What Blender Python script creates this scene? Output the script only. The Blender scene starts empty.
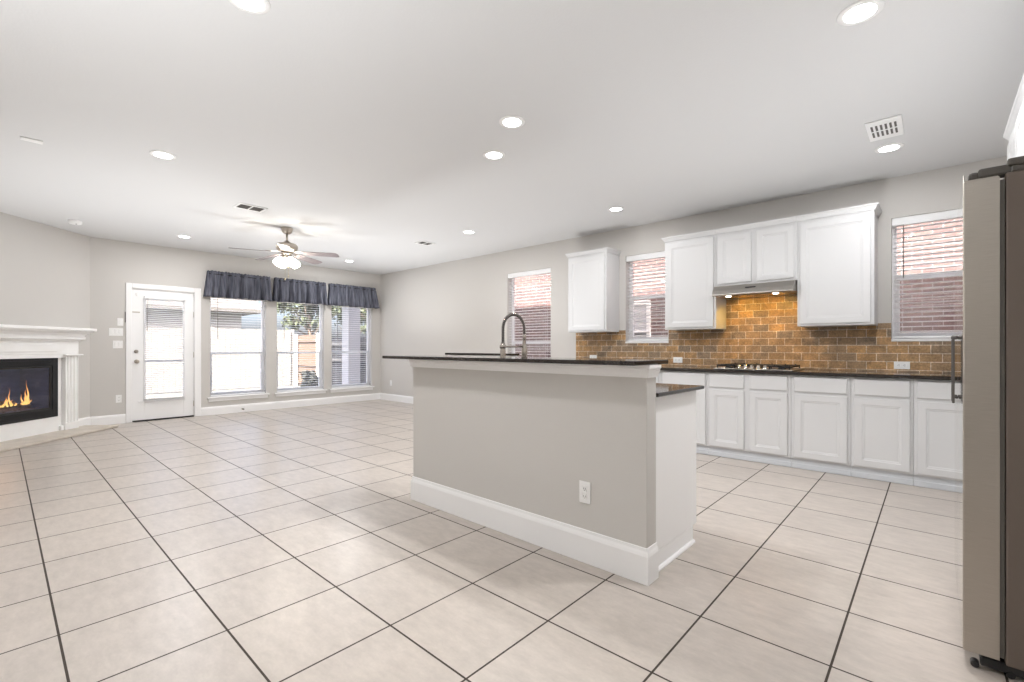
import bpy, bmesh, math, random
from mathutils import Vector, Matrix
random.seed(7)
S = bpy.context.scene
COL = S.collection
PI = math.pi

# ------------------------------------------------------------------ camera
EYE = Vector((2.1142, -1.0818, 1.1412)); YAW = 2.30703
cd = bpy.data.cameras.new('camera'); cam = bpy.data.objects.new('camera', cd); COL.objects.link(cam)
cd.sensor_fit = 'HORIZONTAL'; cd.sensor_width = 36.0
cd.lens = 465.777 / 1024 * 36.0
cd.shift_y = (347.4531 - 341.0) / 1024
cd.clip_start = 0.05; cd.clip_end = 300
cam.location = EYE
cam.rotation_euler = (PI / 2, 0, YAW - PI / 2)
S.camera = cam

# ------------------------------------------------------------------ view, sky, sun
S.view_settings.view_transform = 'Standard'; S.view_settings.look = 'None'
S.view_settings.gamma = 1.0; S.view_settings.use_curve_mapping = False
S.view_settings.exposure = 0.76
W = bpy.data.worlds.new('sky'); S.world = W; W.use_nodes = True
wn = W.node_tree.nodes; wl = W.node_tree.links; wn.clear()
wo = wn.new('ShaderNodeOutputWorld'); wb = wn.new('ShaderNodeBackground'); ws = wn.new('ShaderNodeTexSky')
ws.sky_type = 'NISHITA'; ws.sun_disc = False; ws.sun_elevation = math.radians(48); ws.sun_rotation = math.radians(135)
ws.altitude = 100; ws.dust_density = 7.0; ws.air_density = 0.6
wb.inputs['Strength'].default_value = 0.65
wl.new(ws.outputs[0], wb.inputs[0]); wl.new(wb.outputs[0], wo.inputs[0])
sd = bpy.data.lights.new('sun', 'SUN'); sd.energy = 18.0; sd.angle = 0.01; sd.color = (1.0, .95, .87)
so = bpy.data.objects.new('sun', sd); COL.objects.link(so)
so.rotation_euler = Vector((-.5, .5, -.77)).to_track_quat('-Z', 'Y').to_euler()
DOWN_W = 8.0           # watts of one recessed downlight
DOWN_C = (.985, .985, 1.0)
# added fill: unseen low spots aimed at the ceiling, no real fixtures
for fx_, fy_, fz_, fw_ in ((.8, -1.9, .3, 212.0), (-1.9, 3.2, .3, 42.0), (-2.0, .5, .3, 38.0), (1.5, 2.6, .3, 62.0), (-4.8, 3.0, .3, 95.0), (-4.4, -.2, .3, 84.0)):
    bfd = bpy.data.lights.new('ceiling_bounce_fill', 'SPOT'); bfd.energy = fw_; bfd.color = (.94, .97, 1.0); bfd.spot_size = math.radians(124); bfd.spot_blend = .9; bfd.shadow_soft_size = .12
    bfo = bpy.data.objects.new('ceiling_bounce_fill', bfd); COL.objects.link(bfo); bfo.location = (fx_, fy_, fz_); bfo.rotation_euler = (PI, 0, 0)

# ------------------------------------------------------------------ materials
def mat(name, col, rough=.5, metal=0.0, spec=.5, coat=0.0, noise=None, bump=None, emit=None):
    m = bpy.data.materials.new(name); m.use_nodes = True
    n = m.node_tree.nodes; l = m.node_tree.links; b = n['Principled BSDF']
    b.inputs['Base Color'].default_value = (*col, 1); b.inputs['Roughness'].default_value = rough
    b.inputs['Metallic'].default_value = metal; b.inputs['Specular IOR Level'].default_value = spec
    b.inputs['Coat Weight'].default_value = coat
    tc = n.new('ShaderNodeTexCoord')
    if noise:
        sc, c2, stretch = noise
        mp = n.new('ShaderNodeMapping'); mp.inputs['Scale'].default_value = stretch
        nz = n.new('ShaderNodeTexNoise'); nz.inputs['Scale'].default_value = sc; nz.inputs['Detail'].default_value = 5
        rp = n.new('ShaderNodeValToRGB'); rp.color_ramp.elements[0].color = (*col, 1); rp.color_ramp.elements[1].color = (*c2, 1)
        rp.color_ramp.elements[0].position = .35; rp.color_ramp.elements[1].position = .68
        l.new(tc.outputs['Object'], mp.inputs[0]); l.new(mp.outputs[0], nz.inputs['Vector']); l.new(nz.outputs[0], rp.inputs[0])
        l.new(rp.outputs[0], b.inputs['Base Color'])
    if bump:
        sc, st = bump
        nb = n.new('ShaderNodeTexNoise'); nb.inputs['Scale'].default_value = sc; nb.inputs['Detail'].default_value = 3
        bp = n.new('ShaderNodeBump'); bp.inputs['Strength'].default_value = st; bp.inputs['Distance'].default_value = .002
        l.new(tc.outputs['Object'], nb.inputs['Vector']); l.new(nb.outputs[0], bp.inputs['Height']); l.new(bp.outputs[0], b.inputs['Normal'])
    if emit:
        b.inputs['Emission Color'].default_value = (*emit[0], 1); b.inputs['Emission Strength'].default_value = emit[1]
    return m

def brick_mat(name, c1, c2, cm, bw, rh, ms, off, axes, rough=.5, mottle=None, bumpd=.002, spec=.5, var=None):
    """masonry / tile pattern; axes = which two object axes carry it"""
    m = bpy.data.materials.new(name); m.use_nodes = True
    n = m.node_tree.nodes; l = m.node_tree.links; b = n['Principled BSDF']
    tc = n.new('ShaderNodeTexCoord'); sx = n.new('ShaderNodeSeparateXYZ'); cx = n.new('ShaderNodeCombineXYZ')
    l.new(tc.outputs['Object'], sx.inputs[0]); l.new(sx.outputs[axes[0]], cx.inputs[0]); l.new(sx.outputs[axes[1]], cx.inputs[1])
    br = n.new('ShaderNodeTexBrick'); br.offset = off; br.offset_frequency = 2; br.squash = 1.0
    br.inputs['Scale'].default_value = 1; br.inputs['Mortar Size'].default_value = ms; br.inputs['Mortar Smooth'].default_value = .15
    br.inputs['Bias'].default_value = 0; br.inputs['Brick Width'].default_value = bw; br.inputs['Row Height'].default_value = rh
    br.inputs['Color1'].default_value = (*c1, 1); br.inputs['Color2'].default_value = (*c2, 1); br.inputs['Mortar'].default_value = (*cm, 1)
    l.new(cx.outputs[0], br.inputs['Vector'])
    out = br.outputs['Color']
    if mottle:
        for sc, amt, stretch in mottle:
            mp = n.new('ShaderNodeMapping'); mp.inputs['Scale'].default_value = stretch
            nz = n.new('ShaderNodeTexNoise'); nz.inputs['Scale'].default_value = sc; nz.inputs['Detail'].default_value = 6; nz.inputs['Roughness'].default_value = .65
            l.new(tc.outputs['Object'], mp.inputs[0]); l.new(mp.outputs[0], nz.inputs['Vector'])
            mr = n.new('ShaderNodeMapRange'); mr.inputs['From Min'].default_value = .3; mr.inputs['From Max'].default_value = .7
            mr.inputs['To Min'].default_value = 1 - amt; mr.inputs['To Max'].default_value = 1 + amt
            l.new(nz.outputs[0], mr.inputs[0])
            mx = n.new('ShaderNodeMix'); mx.data_type = 'RGBA'; mx.blend_type = 'MULTIPLY'; mx.inputs[0].default_value = 1
            l.new(out, mx.inputs[6]); l.new(mr.outputs[0], mx.inputs[7]); out = mx.outputs[2]
    l.new(out, b.inputs['Base Color'])
    inv = n.new('ShaderNodeMath'); inv.operation = 'SUBTRACT'; inv.inputs[0].default_value = 1
    l.new(br.outputs['Fac'], inv.inputs[1])
    bp = n.new('ShaderNodeBump'); bp.inputs['Strength'].default_value = .6; bp.inputs['Distance'].default_value = bumpd
    l.new(inv.outputs[0], bp.inputs['Height']); l.new(bp.outputs[0], b.inputs['Normal'])
    rr = n.new('ShaderNodeMapRange'); rr.inputs['To Min'].default_value = rough; rr.inputs['To Max'].default_value = .85
    l.new(br.outputs['Fac'], rr.inputs[0]); l.new(rr.outputs[0], b.inputs['Roughness'])
    b.inputs['Specular IOR Level'].default_value = spec
    return m

def glass_mat(name, tint=(1, 1, 1), refl=.07):
    m = bpy.data.materials.new(name); m.use_nodes = True
    n = m.node_tree.nodes; l = m.node_tree.links; n.clear()
    o = n.new('ShaderNodeOutputMaterial'); t = n.new('ShaderNodeBsdfTransparent'); g = n.new('ShaderNodeBsdfGlossy'); x = n.new('ShaderNodeMixShader')
    t.inputs[0].default_value = (*tint, 1); g.inputs['Roughness'].default_value = .02; x.inputs[0].default_value = refl
    l.new(t.outputs[0], x.inputs[1]); l.new(g.outputs[0], x.inputs[2]); l.new(x.outputs[0], o.inputs[0])
    return m

def emit_mat(name, col, st):
    m = bpy.data.materials.new(name); m.use_nodes = True
    n = m.node_tree.nodes; l = m.node_tree.links; n.clear()
    o = n.new('ShaderNodeOutputMaterial'); e = n.new('ShaderNodeEmission'); e.inputs[0].default_value = (*col, 1); e.inputs[1].default_value = st
    l.new(e.outputs[0], o.inputs[0]); return m

M = {}
M['wall'] = mat('wall_paint', (.63, .608, .578), .75, spec=.25, bump=(90, .25))
M['ceil'] = mat('ceiling_paint', (.70, .697, .694), .85, spec=.2, bump=(70, .3))
M['white'] = mat('white_trim_paint', (.93, .925, .92), .38)
M['cab'] = mat('white_cabinet_paint', (.70, .70, .70), .35)
M['toe'] = mat('toe_kick_paint', (.66, .68, .71), .5)
M['floor'] = brick_mat('floor_tile', (.54, .482, .428), (.505, .452, .405), (.05, .037, .028), .46, .46, .0043, 0.0, (0, 1), .30,
                       [(2.2, .05, (1, 1, 1)), (9, .10, (1, 2.4, 1)), (60, .035, (1, 1.5, 1))], .0015, .5)
M['splash'] = brick_mat('travertine_brick', (.45, .255, .10), (.245, .175, .115), (.74, .63, .50), .155, .0775, .0027, .5, (0, 2), .45,
                        [(11, .42, (1, 1, 1)), (60, .40, (1, 1, 1))], .003, .5)
M['extbrick'] = brick_mat('red_brick', (.215, .138, .128), (.15, .10, .102), (.42, .385, .38), .21, .072, .006, .5, (0, 2), .85,
                          [(9, .2, (1, 1, 1))], .004, .2)
M['granite'] = mat('dark_granite', (.012, .010, .009), .07, spec=.5, noise=(160, (.05, .04, .035), (1, 1, 1)))
M['steel'] = mat('brushed_steel', (.46, .435, .40), .28, 1.0, noise=(30, (.50, .475, .44), (.6, .6, 30)))
M['fridgesteel'] = mat('fridge_door_steel', (.44, .405, .36), .30, 1.0, noise=(30, (.49, .455, .41), (.6, .6, 30)))
M['handle'] = mat('handle_metal', (.14, .13, .125), .35, .8)
M['steelfront'] = mat('polished_steel', (.72, .70, .67), .06, 1.0)
M['chrome'] = mat('brushed_nickel', (.42, .38, .34), .25, 1.0)
M['fridge_side'] = mat('grey_fridge_side', (.165, .132, .11), .45, .3, bump=(400, .1))
M['darkgrey'] = mat('dark_grey_plastic', (.10, .092, .08), .5)
M['black'] = mat('black_iron', (.012, .012, .013), .45)
M['blackgloss'] = mat('black_enamel', (.01, .01, .012), .2)
M['dark'] = mat('void', (.015, .014, .013), .9)
M['plastic'] = mat('white_plastic', (.90, .895, .88), .35)
M['slat'] = mat('white_blind_slat', (.90, .90, .90), .45)
M['slot'] = mat('grey_slot', (.12, .11, .10), .6)
M['mantel'] = mat('cast_stone_mantel', (.94, .935, .925), .5, noise=(5, (.90, .89, .87), (1, 1, 1)))
M['hearth'] = mat('hearth_stone', (.66, .60, .52), .5, noise=(7, (.56, .50, .43), (1, 1, 1)))
M['fabric'] = mat('charcoal_fabric_fold_shade', (.072, .076, .098), .85, spec=.2, noise=(26, (.185, .19, .23), (1, 1.6, .14)), bump=(300, .4))  # vertical streaks paint the shading of the folds into the cloth colour
M['bronze'] = mat('dark_rod', (.02, .018, .017), .45, .5)
M['blade'] = mat('fan_blade_veneer', (.23, .19, .19), .4, noise=(12, (.29, .25, .25), (1, 8, 1)))
M['nickel'] = mat('satin_nickel', (.52, .47, .41), .3, 1.0)
M['brass'] = mat('pull_chain', (.55, .45, .28), .3, 1.0)
M['glass'] = glass_mat('window_glass')
M['fireglass'] = glass_mat('fire_glass', (.85, .87, .95), .06)
M['lens'] = emit_mat('lamp_lens', DOWN_C, 9.0)
M['bowl'] = emit_mat('frosted_bowl', (1.0, .93, .82), 22.0)
M['hoodlamp'] = emit_mat('hood_lamp', (1.0, .86, .66), 9.0)
M['log'] = mat('ceramic_log', (.05, .035, .03), .9, noise=(20, (.16, .12, .10), (1, 1, 1)))
M['ember'] = mat('ember_bed', (.05, .04, .05), .9, noise=(30, (.22, .16, .18), (1, 1, 1)))
M['firewall'] = mat('firebox_liner_reflection', (.025, .04, .12), .6, noise=(8, (.06, .085, .19), (1, 1, 3)))  # blue of the liner imitates window reflections on the fire glass
M['lawn'] = mat('lawn', (.13, .126, .11), .95, noise=(4, (.10, .10, .08), (1, 1, 1)))
M['patio'] = mat('patio_concrete', (.55, .53, .50), .8, noise=(6, (.48, .46, .44), (1, 1, 1)))
M['palefence'] = mat('pale_fence_wood', (.16, .155, .15), .8, noise=(3, (.13, .125, .12), (6, 6, .4)))
M['brownfence'] = mat('brown_fence_wood', (.13, .088, .066), .8, noise=(3, (.10, .068, .05), (6, 6, .4)))
M['shadedfence'] = mat('painted_shade_fence_wood', (.012, .013, .019), .8, noise=(3, (.018, .020, .028), (6, 6, .4)))  # the house's shade is painted into this wood colour
M['railwood'] = mat('rail_wood', (.10, .065, .05), .8, noise=(5, (.14, .09, .07), (1, 1, 1)))
M['greyrail'] = mat('grey_rail', (.065, .066, .072), .7)
M['palewood'] = mat('pale_rail', (.52, .52, .54), .7)
M['siding'] = mat('pale_siding', (.22, .215, .21), .7)
M['shingle'] = mat('grey_shingles', (.09, .085, .08), .9, noise=(10, (.07, .066, .062), (1, 1, 1)))
M['bark'] = mat('bark', (.12, .09, .07), .9)
M['leaf'] = mat('leaf_green', (.022, .036, .012), .7, noise=(3, (.05, .062, .028), (1, 1, 1)))
M['leafdark'] = mat('leaf_dark_green', (.005, .008, .006), .7, noise=(3, (.010, .014, .010), (1, 1, 1)))
def flame_material():
    m = bpy.data.materials.new('gas_flame'); m.use_nodes = True
    n = m.node_tree.nodes; l = m.node_tree.links; n.clear()
    o = n.new('ShaderNodeOutputMaterial'); e = n.new('ShaderNodeEmission'); t = n.new('ShaderNodeBsdfTransparent'); x = n.new('ShaderNodeMixShader')
    tc = n.new('ShaderNodeTexCoord'); sx = n.new('ShaderNodeSeparateXYZ'); rp = n.new('ShaderNodeValToRGB')
    rp.color_ramp.elements[0].color = (1, .62, .16, 1); rp.color_ramp.elements[1].color = (.75, .16, .03, 1)
    e1 = rp.color_ramp.elements.new(.45); e1.color = (1, .50, .12, 1)
    l.new(tc.outputs['Generated'], sx.inputs[0]); l.new(sx.outputs[2], rp.inputs[0]); l.new(rp.outputs[0], e.inputs[0]); e.inputs[1].default_value = 1.15
    lw = n.new('ShaderNodeLayerWeight'); lw.inputs[0].default_value = .35
    l.new(lw.outputs['Facing'], x.inputs[0]); l.new(e.outputs[0], x.inputs[1]); l.new(t.outputs[0], x.inputs[2]); l.new(x.outputs[0], o.inputs[0])
    return m
M['flame'] = flame_material()

# ------------------------------------------------------------------ mesh helpers
class Fr:
    """local frame on a wall: a along the wall, o out into the room, z up"""
    def __init__(s, org, ea, eo): s.g = Vector(org); s.a = Vector(ea); s.o = Vector(eo)
    def __call__(s, a, o, z): return s.g + s.a * a + s.o * o + Vector((0, 0, z))
WORLD = Fr((0, 0, 0), (1, 0, 0), (0, 1, 0))

class MB:
    def __init__(s, frame=WORLD): s.bm = bmesh.new(); s.f = frame
    def hexa(s, pts, bev=0, seg=1):
        b = bmesh.new(); v = [b.verts.new(p) for p in pts]
        for q in ((0, 3, 2, 1), (4, 5, 6, 7), (0, 1, 5, 4), (1, 2, 6, 5), (2, 3, 7, 6), (3, 0, 4, 7)): b.faces.new([v[i] for i in q])
        if bev: bmesh.ops.bevel(b, geom=b.edges[:], offset=bev, segments=seg, affect='EDGES', profile=.5)
        s.merge(b)
    def merge(s, b):
        vm = {v: s.bm.verts.new(v.co) for v in b.verts}
        for f in b.faces:
            try:
                nf = s.bm.faces.new([vm[v] for v in f.verts]); nf.smooth = f.smooth
            except ValueError: pass
        b.free()
    def box(s, a0, a1, o0, o1, z0, z1, bev=0, seg=1):
        f = s.f
        s.hexa([f(a0, o0, z0), f(a1, o0, z0), f(a1, o1, z0), f(a0, o1, z0), f(a0, o0, z1), f(a1, o0, z1), f(a1, o1, z1), f(a0, o1, z1)], bev, seg); return s
    def prism(s, poly, d0, d1, kind='z', bev=0):
        """poly extruded: kind 'z' -> poly in (a,o); 'a' -> poly in (o,z); 'o' -> poly in (a,z)"""
        f = s.f
        P = {'z': lambda p, d: f(p[0], p[1], d), 'a': lambda p, d: f(d, p[0], p[1]), 'o': lambda p, d: f(p[0], d, p[1])}[kind]
        b = bmesh.new()
        lo = [b.verts.new(P(p, d0)) for p in poly]; hi = [b.verts.new(P(p, d1)) for p in poly]
        n = len(poly); b.faces.new(lo[::-1]); b.faces.new(hi)
        for i in range(n): b.faces.new([lo[i], lo[(i + 1) % n], hi[(i + 1) % n], hi[i]])
        if bev: bmesh.ops.bevel(b, geom=b.edges[:], offset=bev, segments=1, affect='EDGES')
        s.merge(b); return s
    def loops(s, rings, cap0=True, cap1=True, smooth=False, closed=True):
        rv = [[s.bm.verts.new(p) for p in r] for r in rings]
        for r0, r1 in zip(rv, rv[1:]):
            n = len(r0)
            for i in range(n if closed else n - 1):
                f = s.bm.faces.new([r0[i], r0[(i + 1) % n], r1[(i + 1) % n], r1[i]]); f.smooth = smooth
        if cap0: s.bm.faces.new(rv[0][::-1])
        if cap1: s.bm.faces.new(rv[-1])
        return s
    def lathe(s, c, prof, n=24, axis=(0, 0, 1), smooth=True):
        """prof: list of (radius, height along axis)"""
        ax = Vector(axis).normalized(); t = ax.orthogonal().normalized(); bt = ax.cross(t); c = Vector(c)
        rings = [[c + ax * h + (t * math.cos(2 * PI * k / n) + bt * math.sin(2 * PI * k / n)) * max(r, 1e-4) for k in range(n)] for r, h in prof]
        return s.loops(rings, True, True, smooth)
    def tube(s, pts, r, n=8, smooth=True):
        pts = [Vector(p) for p in pts]; rings = []
        rr = r if isinstance(r, (list, tuple)) else [r] * len(pts)
        ref = None
        for i, p in enumerate(pts):
            d = (pts[min(i + 1, len(pts) - 1)] - pts[max(i - 1, 0)]).normalized()
            if ref is None: ref = d.orthogonal().normalized()
            t = (ref - d * ref.dot(d)).normalized(); ref = t; bt = d.cross(t)
            rings.append([p + (t * math.cos(2 * PI * k / n) + bt * math.sin(2 * PI * k / n)) * rr[i] for k in range(n)])
        return s.loops(rings, True, True, smooth)
    def quad(s, *p):
        s.bm.faces.new([s.bm.verts.new(q) for q in p]); return s
    def door(s, a0, a1, z0, z1, o, th=.02, st=.055, rec=.007):
        """framed door with a recessed panel and a sloped bead; front at o"""
        f = s.f
        def R(i, d): return [f(a0 + i, d, z0 + i), f(a1 - i, d, z0 + i), f(a1 - i, d, z1 - i), f(a0 + i, d, z1 - i)]
        s.loops([R(0, o - th), R(0, o - .003), R(.003, o), R(st, o), R(st + .005, o - .004), R(st + .012, o - .004), R(st + .019, o - rec), R(st + .024, o - rec)]); return s
    def panel(s, a0, a1, z0, z1, o, th=.02):
        f = s.f
        def R(i, d): return [f(a0 + i, d, z0 + i), f(a1 - i, d, z0 + i), f(a1 - i, d, z1 - i), f(a0 + i, d, z1 - i)]
        s.loops([R(0, o - th), R(0, o - .005), R(.006, o)]); return s
    def build(s, name, m, parent=None):
        bmesh.ops.recalc_face_normals(s.bm, faces=s.bm.faces[:])
        me = bpy.data.meshes.new(name); s.bm.to_mesh(me); s.bm.free()
        for mm in (m if isinstance(m, (list, tuple)) else [m]): me.materials.append(mm)
        o = bpy.data.objects.new(name, me); COL.objects.link(o)
        if parent is not None:
            inv = world_of(parent).inverted(); me.transform(inv); o.parent = parent
        return o

def world_of(o):
    m = Matrix.Identity(4)
    while o is not None:
        m = Matrix.Translation(o.location) @ o.rotation_euler.to_matrix().to_4x4() @ m; o = o.parent
    return m
def tag(o, label, cat, group=None):
    o['label'] = label; o['category'] = cat
    if group: o['group'] = group
    return o
def thing(name, label, cat, loc=(0, 0, 0), group=None):
    o = bpy.data.objects.new(name, None); o.empty_display_size = .1; COL.objects.link(o); o.location = loc
    return tag(o, label, cat, group)
def struct(o): o['kind'] = 'structure'; return o
def copy_thing(o, loc, label, group=None):
    r = o.copy(); COL.objects.link(r); r.location = loc; r['label'] = label
    if group: r['group'] = group
    for ch in list(o.children):
        c = ch.copy(); COL.objects.link(c); c.parent = r
        for g in list(ch.children):
            d = g.copy(); COL.objects.link(d); d.parent = c
    return r

# ------------------------------------------------------------------ room shell
H = 2.742; YN = 4.58; XW = -6.93; XE = 3.06; YS = -2.6
NW = Fr((0, YN, 0), (1, 0, 0), (0, -1, 0))            # kitchen wall, a = x
WW = Fr((XW, 0, 0), (0, 1, 0), (1, 0, 0))             # window wall, a = y
EW = Fr((XE, 0, 0), (0, 1, 0), (-1, 0, 0))            # fridge wall, a = y
CA = Vector((XW, -.19, 0)); DU = Vector((1, -1, 0)).normalized(); DN = Vector((1, 1, 0)).normalized()
DW = Fr(CA, DU, DN)                                    # diagonal fireplace wall
DLEN = (-.19 - YS) * math.sqrt(2)
XD = XW + (-.19 - YS)

fl = MB().prism([(XE + .15, YS - .15), (XE + .15, YN + .15), (XW - .15, YN + .15), (XW - .15, YS - .15)], -.12, 0)
struct(fl.build('floor', M['floor']))
ce = MB().prism([(XE + .15, YS - .15), (XE + .15, YN + .15), (XW - .15, YN + .15), (XW - .15, YS - .15)], H, H + .25)
struct(ce.build('ceiling', M['ceil']))

def wall(name, fr, a0, a1, openings, th=.15, z1=H, m=None):
    """wall slab with rectangular openings (a0, a1, z0, z1)"""
    mb = MB(fr); f = fr
    As = sorted({a0, a1, *[v for o in openings for v in o[:2]]}); Zs = sorted({0, z1, *[v for o in openings for v in o[2:]]})
    def hole(i, j):
        if not (0 <= i < len(As) - 1 and 0 <= j < len(Zs) - 1): return True
        ca = (As[i] + As[i + 1]) / 2; cz = (Zs[j] + Zs[j + 1]) / 2
        return any(o[0] < ca < o[1] and o[2] < cz < o[3] for o in openings)
    V = {}
    def v(a, o, z):
        k = (round(a, 5), o, round(z, 5))
        if k not in V: V[k] = mb.bm.verts.new(f(a, o, z))
        return V[k]
    for i in range(len(As) - 1):
        for j in range(len(Zs) - 1):
            if hole(i, j): continue
            p, q, r, t = As[i], As[i + 1], Zs[j], Zs[j + 1]
            for o in (0, -th): mb.bm.faces.new([v(p, o, r), v(q, o, r), v(q, o, t), v(p, o, t)])
            if hole(i - 1, j): mb.bm.faces.new([v(p, 0, r), v(p, -th, r), v(p, -th, t), v(p, 0, t)])
            if hole(i + 1, j): mb.bm.faces.new([v(q, 0, r), v(q, -th, r), v(q, -th, t), v(q, 0, t)])
            if hole(i, j - 1): mb.bm.faces.new([v(p, 0, r), v(p, -th, r), v(q, -th, r), v(q, 0, r)])
            if hole(i, j + 1): mb.bm.faces.new([v(p, 0, t), v(p, -th, t), v(q, -th, t), v(q, 0, t)])
    return struct(mb.build(name, m or M['wall']))

WIN_W = [(1.32, 2.206, .30, 2.06), (2.395, 3.30, .30, 2.06), (3.455, 4.36, .30, 2.06)]
DOOR = (.285, 1.095, 0.0, 2.045)
WIN_N = [(-3.12, -2.22, .62, 2.36), (-.955, -.355, 1.215, 2.365), (1.815, 2.415, 1.215, 2.36)]
wall('wall_north', NW, XW - .15, XE + .15, WIN_N)
wall('wall_west', WW, -.19, YN, WIN_W + [DOOR])
wall('wall_east', EW, YS, YN, [])
SW = Fr((0, YS, 0), (1, 0, 0), (0, 1, 0))
wall('wall_south', SW, XD, XE + .15, [])
wall('wall_southwest', DW, 0, DLEN, [(.645, 1.455, .34, .895)])

# unseen block added above the ceiling to shade the neighbour's brick wall
struct(MB().box(XW - .3, XE + 8, YS - .3, YN + .45, H + .26, 5.6).build('roof', M['siding']))

def bb_prof(h=.14, t=.016):
    return [(0, 0), (t, 0), (t, h - .03), (t - .004, h - .012), (t - .010, h), (0, h)]
def baseboard(name, fr, segs, h=.14):
    mb = MB(fr)
    for a0, a1 in segs: mb.prism(bb_prof(h), a0, a1, 'a')
    return struct(mb.build(name, M['white']))
baseboard('baseboard_west', WW, [(-.186, .21), (1.185, YN - .002)])
baseboard('baseboard_north', NW, [(XW + .002, -1.80)])
baseboard('baseboard_southwest', DW, [(.006, .26), (1.85, DLEN - .02)])
baseboard('baseboard_east', EW, [(YS + .02, 1.15)])
baseboard('baseboard_south', SW, [(XD + .02, XE - .02)])

# windows --------------------------------------------------------------
def window(name, fr, op, rail=None, sill=True, depth=.10):
    a0, a1, z0, z1 = op
    r = bpy.data.objects.new(name, None); COL.objects.link(r); r.location = fr((a0 + a1) / 2, 0, z0); struct(r)
    w = .035; mb = MB(fr)
    for p, q, s, t in ((a0, a0 + w, z0, z1), (a1 - w, a1, z0, z1), (a0 + w, a1 - w, z0, z0 + w), (a0 + w, a1 - w, z1 - w, z1)):
        mb.box(p, q, -depth - .045, -depth, s, t, .004)
    struct(mb.build('window_frame', M['white'], r))
    rz = rail if rail else (z0 + z1) / 2
    mb = MB(fr); mb.box(a0 + w, a1 - w, -depth - .03, -depth + .006, rz - .02, rz + .02, .004)
    mb.box(a0 + w, a0 + w + .022, -depth - .03, -depth + .002, z0 + w, rz - .02, .003); mb.box(a1 - w - .022, a1 - w, -depth - .03, -depth + .002, z0 + w, rz - .02, .003)
    mb.box(a0 + w + .022, a1 - w - .022, -depth - .03, -depth + .002, z0 + w, z0 + w + .03, .003)
    struct(mb.build('window_sash', M['white'], r))
    mb = MB(fr); mb.box(a0 + w, a1 - w, -depth - .024, -depth - .020, z0 + w, z1 - w)
    struct(mb.build('window_glass', M['glass'], r))
    if sill:
        mb = MB(fr); mb.box(a0 - .05, a1 + .05, -.0, .045, z0 - .022, z0, .005); mb.box(a0 + .001, a1 - .001, -depth, .001, z0 - .0005, z0 + .008)
        mb.box(a0 - .03, a1 + .03, 0, .016, z0 - .075, z0 - .022, .004)
        struct(mb.build('window_sill', M['white'], r))
    return r
for i, op in enumerate(WIN_W): window('window_%d' % (i + 1), WW, op, 1.04)
window('window_4', NW, WIN_N[0], 1.22)
window('window_5', NW, WIN_N[1], 1.80, sill=False)
window('window_6', NW, WIN_N[2], 1.80, sill=False)
for k, op in enumerate(WIN_N[1:]):       # thin painted stool under the two small kitchen windows
    mb = MB(NW); mb.box(op[0] - .004, op[1] + .004, -.098, .012, op[2] - .018, op[2] + .004, .003)
    struct(mb.build('trim_%d' % (k + 1), M['white']))

def blind(fr, op, label, group, o=-.045, gap=.044, tilt=0.0, wand=None, drop=None, parent_z=None):
    a0, a1, z0, z1 = op; a0 += .012; a1 -= .012
    zb = z0 + .012 if drop is None else drop
    t = thing('window_blind', label, 'window blind', fr((a0 + a1) / 2, o, zb), group)
    MB(fr).box(a0 - .008, a1 + .008, o - .026, o + .040, z1 - .075, z1 - .002, .004).build('head_rail', M['slat'], t)
    mb = MB(fr); z = z1 - .10; hw = .024; c, s = math.cos(tilt) * hw, math.sin(tilt) * hw
    while z > zb + .035:
        # one slat: slightly cupped strip with thickness
        prof = [(o - c, z - s), (o, z + .0035), (o + c, z + s), (o + c, z + s - .0026), (o, z + .0009), (o - c, z - s - .0026)]
        mb.prism(prof, a0 + .003, a1 - .003, 'a'); z -= gap
    mb.build('slats', M['slat'], t)
    MB(fr).box(a0 + .002, a1 - .002, o - .025, o + .025, zb, zb + .018, .004).build('bottom_rail', M['slat'], t)
    mb = MB(fr)
    for fa in (.12, .88):
        a = a0 + (a1 - a0) * fa
        for oo in (-.026, .026): mb.tube([fr(a, o + oo, zb + .01), fr(a, o + oo, z1 - .05)], .0009, 4)
    mb.build('ladder_cord', M['slat'], t)
    if wand:
        fa, zl = wand; a = a0 + (a1 - a0) * fa
        MB(fr).tube([fr(a, o + .034, z1 - .04), fr(a, o + .036, zl)], .0042, 6).build('tilt_wand', M['slot'], t)
    return t
GB = 'white slatted blinds in the living room windows'
blind(WW, WIN_W[0], 'open white slatted blind in the window nearest the glass door, under the first valance', GB, wand=(.12, 1.28))
blind(WW, WIN_W[1], 'open white slatted blind in the middle window with the tree and brown fence outside', GB, wand=(.14, 1.28))
blind(WW, WIN_W[2], 'open white slatted blind in the corner window with the porch post outside', GB, wand=(.14, 1.28))
GK = 'white slatted blinds in the kitchen side windows'
blind(NW, WIN_N[0], 'white slatted blind in the tall window behind the tap, brick wall outside', GK)
blind(NW, WIN_N[1], 'white slatted blind in the small window between two wall cabinets', GK, tilt=.10)
blind(NW, WIN_N[2], 'white slatted blind with a dark tilt wand in the small window beside the fridge', GK, tilt=.10, wand=(.13, 1.79))

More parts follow.
